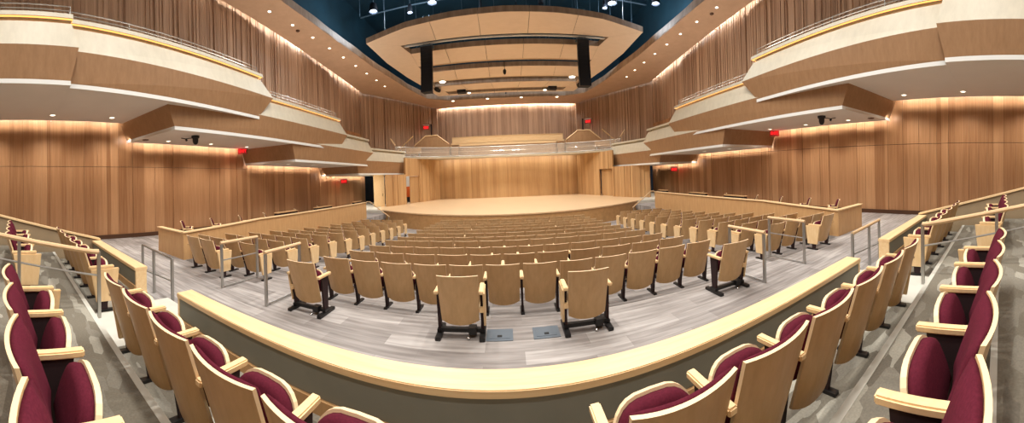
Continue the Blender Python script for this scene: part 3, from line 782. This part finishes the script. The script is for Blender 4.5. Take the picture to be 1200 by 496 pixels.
# front band in four panels
fx = [8.95, 4.4, 1.5, -1.5, -4.4, -8.95]
def fy(x):
    a = sorted(front)
    for (x0, y0), (x1, y1) in zip(a, a[1:]):
        if x0 <= x <= x1: return y0 + (y1 - y0) * (x - x0) / (x1 - x0)
for xa, xb in zip(fx, fx[1:]):
    mids = [p for p in front if xb < p[0] < xa]
    g_ = .012
    band([(xa - g_, fy(xa))] + mids + [(xb + g_, fy(xb)), (xb * (6.85 / 8.95 if abs(xb) > 8 else 1) + g_, 19.9), (xa * (6.85 / 8.95 if abs(xa) > 8 else 1) - g_, 19.9)])
for sd in (-1, 1):
    o_ = [(sd * 8.95, 18.95), (sd * 8.5, 21.5), (sd * 7.7, 23.8), (sd * 6.8, 25.7), (sd * 6.0, 27.5)]
    i_ = [(sd * 5.0, 27.5), (sd * 5.0, 27.3), (sd * 5.2, 26.75), (sd * 5.9, 25.8), (sd * 6.2, 24.95), (sd * 6.2, 23.55), (sd * 6.4, 22.6), (sd * 6.45, 20.95), (sd * 6.85, 19.9)]
    band(o_ + i_)
for (y0, w0), (y1, w1) in (((20.95, 6.45), (22.6, 6.4)), ((23.55, 6.2), (24.95, 6.2)), ((25.8, 5.9), (26.75, 5.2)), ((27.3, 5.0), (27.55, 5.0))):
    for f0, f1 in ((-1, -.62), (-.62, -.2), (-.2, .2), (.2, .62), (.62, 1)):
        band([(f0 * w0 + .012, y0), (f1 * w0 - .012, y0), (f1 * w1 - .012, y1), (f0 * w1 + .012, y1)])
for i, (y0, y1, w0, w1) in enumerate(sl):
    b = MB(); y = y0 + (.42 if i == 0 else .3); b.box(-w0 + .1, w0 - .1, y - 22 - .07, y - 22 + .07, cz(y) - 10.6 + .12, cz(y) - 10.6 + .2)
    b.build('slot_rail', 'white_edge' if i == 0 else 'tan_wood', can)
    b = MB(); b.box(-w0 + .05, w0 - .05, y0 - 22 + .02, y1 - 22 - .02, cz(y0) - 10.6 + .42, cz(y0) - 10.6 + .46); b.build('slot_cover', 'black', can)
for x in (-7.5, -2.5, 2.5, 7.5):
    b = MB(); b.tube([(x, -3.2, .9), (x, -3.2, 6.8)], .02, 6); b.build('hanger', 'void_metal', can)
    b = MB(); b.tube([(x * .8, 4.6, -.2), (x * .8, 4.6, 6.8)], .02, 6); b.build('hanger', 'void_metal', can)
tag(can, 'large wooden acoustic canopy with slots hung over the stage', 'ceiling canopy')

# line array loudspeakers hung through the first slot
for sd in (-1, 1):
    t = empty('line_array_loudspeaker', (sd * 5.12, 18.9 if False else 20.3, 0))
    zt = 10.85; n = 12
    for k in range(n):
        h = 3.1 / n; z = zt - k * h; yy = .0 - .10 * ((k / n) ** 2) * 3
        b = MB(); b.prism([(-.39, -.3 + yy, z - h + .012), (.39, -.3 + yy, z - h + .012), (.3, .3 + yy, z - h + .012), (-.3, .3 + yy, z - h + .012)], [(-.39, -.3 + yy, z), (.39, -.3 + yy, z), (.3, .3 + yy, z), (-.3, .3 + yy, z)])
        b.build('cabinet', 'navy', t)
    b = MB(); b.box(-.42, .42, -.25, .25, zt, zt + .08); b.tube([(-.2, 0, zt), (-.2, 0, 13)], .02); b.tube([(.2, 0, zt), (.2, 0, 13)], .02); b.build('flying_frame', 'void_metal', t)
    tag(t, 'tall black hanging loudspeaker column on the %s of the canopy' % SIDE[sd], 'loudspeaker')
# small gear under the canopy
b = MB(); b.lathe([(.0, -.62), (.09, -.55), (.12, -.4), (.12, -.28), (.06, -.2), (.02, -.15), (.02, .6)], (0, 0, 0), 12)
o = b.build('hanging_microphone', 'black', smooth=True); o.location = (-.05, 23.4, 10.25); tag(o, 'dark hanging microphone pod in the middle of the canopy', 'microphone')
for sd in (-1, 1):
    t = empty('projector', (sd * 3.9 + .1, 26.9, 9.5))
    b = MB(); b.box(-.38, .38, -.3, .3, -.1, .28); b.build('body', 'navy', t, bevel=.02)
    b = MB(); b.tube([(-.2, -.3, .36), (-.2, 0, .5), (.2, 0, .5), (.2, -.3, .36), (.2, -.3, .26)], .03); b.build('yoke', 'steel', t)
    b = MB(); b.tube([(0, 0, .5), (0, 0, 1.3)], .03); b.build('drop_pole', 'black_metal', t)
    tag(t, 'dark boxy projector hung at the %s rear of the canopy' % SIDE[sd], 'projector')
    t = empty('stage_lamp', (sd * 6.0 + .25, 25.9, 9.62))
    b = MB(); b.lathe([(.05, -.3), (.16, -.28), (.19, 0), (.14, .2), (.05, .3)], (0, 0, 0), 14); oo = b.build('body', 'black', t, smooth=True); oo.rotation_euler = (0, sd * 1.1, 0)
    b = MB(); b.lathe([(.0, .0), (.14, .01), (.14, .05), (0, .06)], (0, 0, 0), 14); oo = b.build('lens', 'chrome', t); oo.location = (-sd * .3, -.02, .0); oo.rotation_euler = (0, sd * 1.1, 0)
    tag(t, 'black moving lamp at the %s rear corner of the canopy' % SIDE[sd], 'stage lamp')
    b = MB(); b.lathe([(0, 0), (.22, .01), (.26, .06), (.1, .12)], (0, 0, 0), 14, [0, 0, 1]); o = b.build('canopy_lamp', ['lamp', 'black']); o.location = (sd * 5.25 + .15, 25.05, cz(25.05) - .08)
    tag(o, 'bright round lamp in the third canopy slot, %s end' % SIDE[sd], 'lamp')
    b = MB(); b.lathe([(0, 0), (.12, .01), (.14, .06), (.1, .12)], (0, 0, 0), 14, [0, 0, 1]); o = b.build('canopy_lamp', ['lamp', 'black']); o.location = (sd * 3.3 + .1, 27.2, cz(27.2) - .1)
    tag(o, 'small lamp under the rear canopy slot beside the %s projector' % SIDE[sd], 'lamp')

# ------------------------------------------------------------------ downlights
def downlight(x, y, z, label, group, r=.09, slope=0.0, mat='lamp'):
    b = MB(); b.lathe([(r * 1.35, 0.03), (r * 1.35, -.012), (r, -.014), (r * .98, -.004)], (0, 0, 0), 16, [0, 0, 0, 1])
    o = b.build('downlight', ['white_edge', mat]); o.location = (x, y, z); o.rotation_euler = (slope, 0, 0)
    tag(o, label, 'downlight', group)
    return o
def pt_light(kind, loc, e, col=(1, .9, .76), **k):
    l = bpy.data.lights.new('lamp_light', kind); l.energy = e; l.color = col
    for a, v in k.items(): setattr(l, a, v)
    o = bpy.data.objects.new('lamp_light', l); COL.objects.link(o); o.location = loc
    return o
ys = [10.0, 11.75, 13.4, 15.05, 16.6, 18.05, 19.5, 20.95, 22.35, 23.7]
for sd in (-1, 1):
    n = SIDE[sd]
    for i, y in enumerate(ys):
        downlight(sd * (10.95 - .11 * (y - 11.5)), y, ring_z(y), 'small downlight in the %s ceiling ring, %s from the audience' % (n, ORD[i]), n + ' ring downlights', .08, -.1)
    for i, y in enumerate((1.35, 3.55)): downlight(sd * 11.1, y, 4.645, 'downlight under the %s balcony, %s the first exit sign' % (n, 'farther from' if i == 0 else 'nearer'), n + ' balcony downlights')
    for i, y in enumerate((5.9, 8.0, 10.1)): downlight(sd * 11.12, y, 3.88, 'downlight under the third %s balcony section, %s from the audience' % (n, ORD[i]), n + ' balcony downlights')
    for i, y in enumerate((19.4, 22.4)): downlight(sd * 10.7, y, 2.5, 'downlight under the lowest %s balcony section, %s the stage' % (n, 'farther from' if i == 0 else 'nearest'), n + ' balcony downlights')
    for i, y in enumerate((12.4, 14.6)): downlight(sd * 10.5, y, 3.08, 'downlight under the fourth %s balcony section, %s from the audience' % (n, ORD[i]), n + ' balcony downlights')
    b = MB(); b.lathe([(.13, .02), (.13, -.02), (.1, -.03), (0, -.03)], (0, 0, 0), 14); o = b.build('ceiling_speaker', 'baseboard'); o.location = (sd * 11.1, 4.9, 3.88); tag(o, 'round dark ceiling speaker in the third %s balcony soffit' % n, 'speaker')
    b = MB(); b.lathe([(.12, .02), (.12, -.03), (.08, -.06), (0, -.06)], (0, 0, 0), 14); o = b.build('smoke_detector', 'baseboard'); o.location = (sd * 10.85, 14.0, ring_z(14)); tag(o, 'round dark detector in the %s ceiling ring' % n, 'detector')
for i, x in enumerate((-4.9, -1.7, 1.4, 4.7)):
    downlight(x, 28.75, ring_z(28.75) - .02, 'bright downlight in the ceiling over the gallery, %s from left' % ORD[i], 'gallery downlights', .13, -.1)

# domes cameras under the third tier, small white cameras on the tier ends
for sd in (-1, 1):
    n = SIDE[sd]
    t = empty('ceiling_camera', (sd * 9.6, 6.2, 3.88))
    b = MB(); b.lathe([(.15, 0), (.15, -.07), (.11, -.1), (.105, -.2), (.085, -.27), (.05, -.31), (0, -.325)], (0, 0, 0), 16); b.build('housing', 'black', t, smooth=True)
    b = MB(); b.tube([(0, -.05, -.07), (sd * .2, -.28, -.10), (sd * .3, -.42, -.07)], .016, 6); b.build('arm', 'black', t)
    b = MB(); b.tube([(sd * .2, -.28, -.1), (sd * .18, -.26, -.18)], .04, 8); b.build('microphone', 'black', t)
    tag(t, 'black pan tilt camera under the third %s balcony section' % n, 'camera')
    t = empty('wall_camera', (sd * 10.95, 10.6, 3.98))
    b = MB(); b.box(-.07, .07, -.16, .06, -.1, .06); oo = b.build('body', 'white', t, bevel=.02); oo.rotation_euler = (.2, .5, .6)
    b = MB(); b.tube([(0, .05, 0), (.05, .12, .06)], .03); b.build('bracket', 'black', t)
    tag(t, 'small white box camera on the end of the fourth %s balcony section' % n, 'camera')

# exit signs
def text_mesh(body, size):
    c = bpy.data.curves.new('exit_text', 'FONT'); c.body = body; c.size = size; c.extrude = .006; c.align_x = 'CENTER'; c.align_y = 'CENTER'
    o = bpy.data.objects.new('exit_text', c); COL.objects.link(o)
    bpy.context.view_layer.update()
    me = bpy.data.meshes.new_from_object(o.evaluated_get(bpy.context.evaluated_depsgraph_get()))
    bpy.data.objects.remove(o); bpy.data.curves.remove(c)
    return me
TXT = text_mesh('EXIT', .19)
M['exit_letters'] = emit('exit_letters', (255, 30, 36), 3.0)
TXT.materials.clear(); TXT.materials.append(M['exit_letters'])
def exit_sign(x, y, z, rz, label, sc=1.0):
    t = empty('exit_sign', (x, y, z), rz); t.scale = (sc,) * 3
    b = MB(); b.box(-.25, .25, -.02, .02, -.16, .16); b.build('face', 'exit_face', t, bevel=.01)
    b = MB(); b.box(-.26, .26, -.035, .035, .16, .22); b.build('housing', 'white', t)
    o = bpy.data.objects.new('lettering', TXT); COL.objects.link(o); o.parent = t; o.location = (0, -.026, 0); o.rotation_euler = (R(90), 0, 0)
    b = MB(); b.tube([(0, 0, .22), (0, 0, .36)], .015); b.build('stem', 'steel', t)
    tag(t, label, 'exit sign')
    pt_light('POINT', (x, y - .25, z - .05), 3.0, (1, .05, .05), shadow_soft_size=.15)
for sd in (-1, 1):
    n = SIDE[sd]
    exit_sign(sd * 11.75, 10.38, 3.75, -sd * .9, 'red lit exit sign beside the start of the fourth %s balcony section' % n, .95)
    exit_sign(sd * 11.9, 20.5, 2.12, -sd * .6, 'red lit exit sign under the lowest %s balcony section' % n)
    exit_sign(sd * 7.8, 29.55, 7.1, -sd * .7, 'red lit exit sign in the upper doorway %s of the gallery' % n, 1.3)

# stage lights in the dark upper ceiling
LX = [(-8.4, 19.1, .26), (-6.2, 20.25, .16), (-4.5, 19.6, .28), (2.5, 20.6, .16), (6.9, 20.6, .16), (7.2, 19.9, .28), (10.0, 19.0, .26), (-1.5, 20.9, .08), (0.9, 21.5, .07)]
for i, (x, y, r) in enumerate(LX):
    t = empty('stage_lantern', (x, y, 13.4))
    b = MB(); b.lathe([(0, 0), (r * .95, .0), (r, .03)], (0, 0, 0), 16); b.build('lens', 'lamp_white', t)
    b = MB(); b.lathe([(r * 1.08, -.02), (r * 1.08, .2), (r * .8, .5), (r * .3, .6)], (0, 0, 0), 16); b.build('housing', 'navy', t)
    b = MB(); b.tube([(0, 0, .55), (0, 0, 2.0)], .03); b.build('drop_pole', 'void_metal', t)
    tag(t, 'bright white lantern hung above the canopy, %s of nine from left' % ORD[sorted(range(9), key=lambda q: LX[q][0]).index(i)], 'stage light', 'lanterns above the canopy')
b = MB()
for k in range(26):
    x = random.uniform(-10.5, 10.5); y = random.uniform(17, 31); z0 = random.uniform(11.5, 14); 
    b.tube([(x, y, max(z0, cz(min(27, y)) + .5)), (x, y, 17.4)], .02, 5)
o = b.build('rigging_cables', 'void_metal'); tag(o, 'thin grey rigging lines hanging in the dark upper ceiling', 'rigging', kind='stuff')

# ------------------------------------------------------------------ lights
WARM = (1, .92, .81)
def area(loc, rot, sx, sy, e, col=WARM, spread=None):
    o = pt_light('AREA', loc, e, col, shape='RECTANGLE', size=sx, size_y=sy); o.rotation_euler = rot
    if spread: o.data.spread = spread
    return o
K = 1.0
for y in (-3.5, 1.5, 6.5, 11.5):
    for x in (-4.2, -1.4, 1.4, 4.2):
        o = pt_light('SPOT', (x, y, 13.2), (700 if y < 0 else 1200) * K, (1, .95, .88), spot_size=R(125), spot_blend=.6, shadow_soft_size=.35)
for x in (-5, 0, 5):
    for y in (19.2, 24.2):
        o = pt_light('SPOT', (x, y + (1.1 if y < 20 else .1), cz(y) - .55), 1150 * K, (1, .95, .87), spot_size=R(140), spot_blend=.7, shadow_soft_size=.25)
for sd in (-1, 1):
    # tier coves washing the lower wall
    for y0, y1, s in ((-6.3, 4.2, 4.67), (4.3, 11.0, 3.88), (11.1, 17.6, 3.08), (17.7, 24.6, 2.5)):
        L = y1 - y0
        area((sd * 11.9, (y0 + y1) / 2, s + .16), (0, -sd * R(50), 0), .05, L, 9 * L * K)
    # unseen fill lights added above the balcony caps to brighten ceiling and upper walls
    for (x, y0, y1, z, e) in ((8.6, -5.5, 1.2, 6.6, 30), (8.9, 1.8, 8.6, 6.6, 60), (9.5, 9.6, 15.4, 5.8, 110), (9.6, 16.2, 19.4, 5.0, 80)):
        area((sd * x, (y0 + y1) / 2, z), (0, R(180) + sd * R(18), 0), .2, y1 - y0, e * K)
    # ring coves washing the upper wall
    for y0, y1 in ((-6, 1), (1, 9), (9, 16.5), (16.5, 24.3)):
        L = y1 - y0; ym = (y0 + y1) / 2
        o = area((sd * 11.9, ym, ring_z(ym) + .22), (-.1, -sd * R(50), 0), .05, L, 9 * L * K)
    for i, y in enumerate((1.35, 3.55, -1, -3.5)): pt_light('SPOT', (sd * 11.1, y, 4.6), 200 * K, WARM, spot_size=R(130), spot_blend=.8, shadow_soft_size=.08)
    for y in (5.9, 8.0, 10.1): pt_light('SPOT', (sd * 11.12, y, 3.82), 170 * K, WARM, spot_size=R(125), spot_blend=.8, shadow_soft_size=.08)
    for y in (19.4, 22.4): pt_light('SPOT', (sd * 10.7, y, 2.42), 80 * K, WARM, spot_size=R(120), spot_blend=.8, shadow_soft_size=.08)
    for y in (12.4, 14.6): pt_light('SPOT', (sd * 10.5, y, 3.0), 110 * K, WARM, spot_size=R(95), spot_blend=.8, shadow_soft_size=.08)
for x in (-4.5, -1.5, 1.5, 4.5):  # extra spots without fittings, added to brighten the gallery parapets
    pt_light('SPOT', (x, 27.0, cz(27) - .15), 260 * K, (1, .94, .85), spot_size=R(110), spot_blend=.7, shadow_soft_size=.15).rotation_euler = (R(28), 0, 0)
area((0, 30.8, ring_z(31) + .2), (R(40), 0, 0), 13.5, .05, 260 * K)
area((0, 27.6, 3.74), (R(35), 0, 0), 12.0, .06, 70 * K)
pt_light('SPOT', (-9.6, 18.9, 2.44), 130, (1, .94, .82), spot_size=R(110), spot_blend=.6, shadow_soft_size=.1).rotation_euler = (R(50), 0, 0)  # added spot with no fitting, brightens the cream wing door
pt_light('POINT', (-8.7, 24.6, 2.7), 90, (1, .95, .88), shadow_soft_size=.2)
for x, y, r in LX[:3] + LX[4:7]: pt_light('POINT', (x, y, 13.1), 420, (.8, .9, 1), shadow_soft_size=.25)
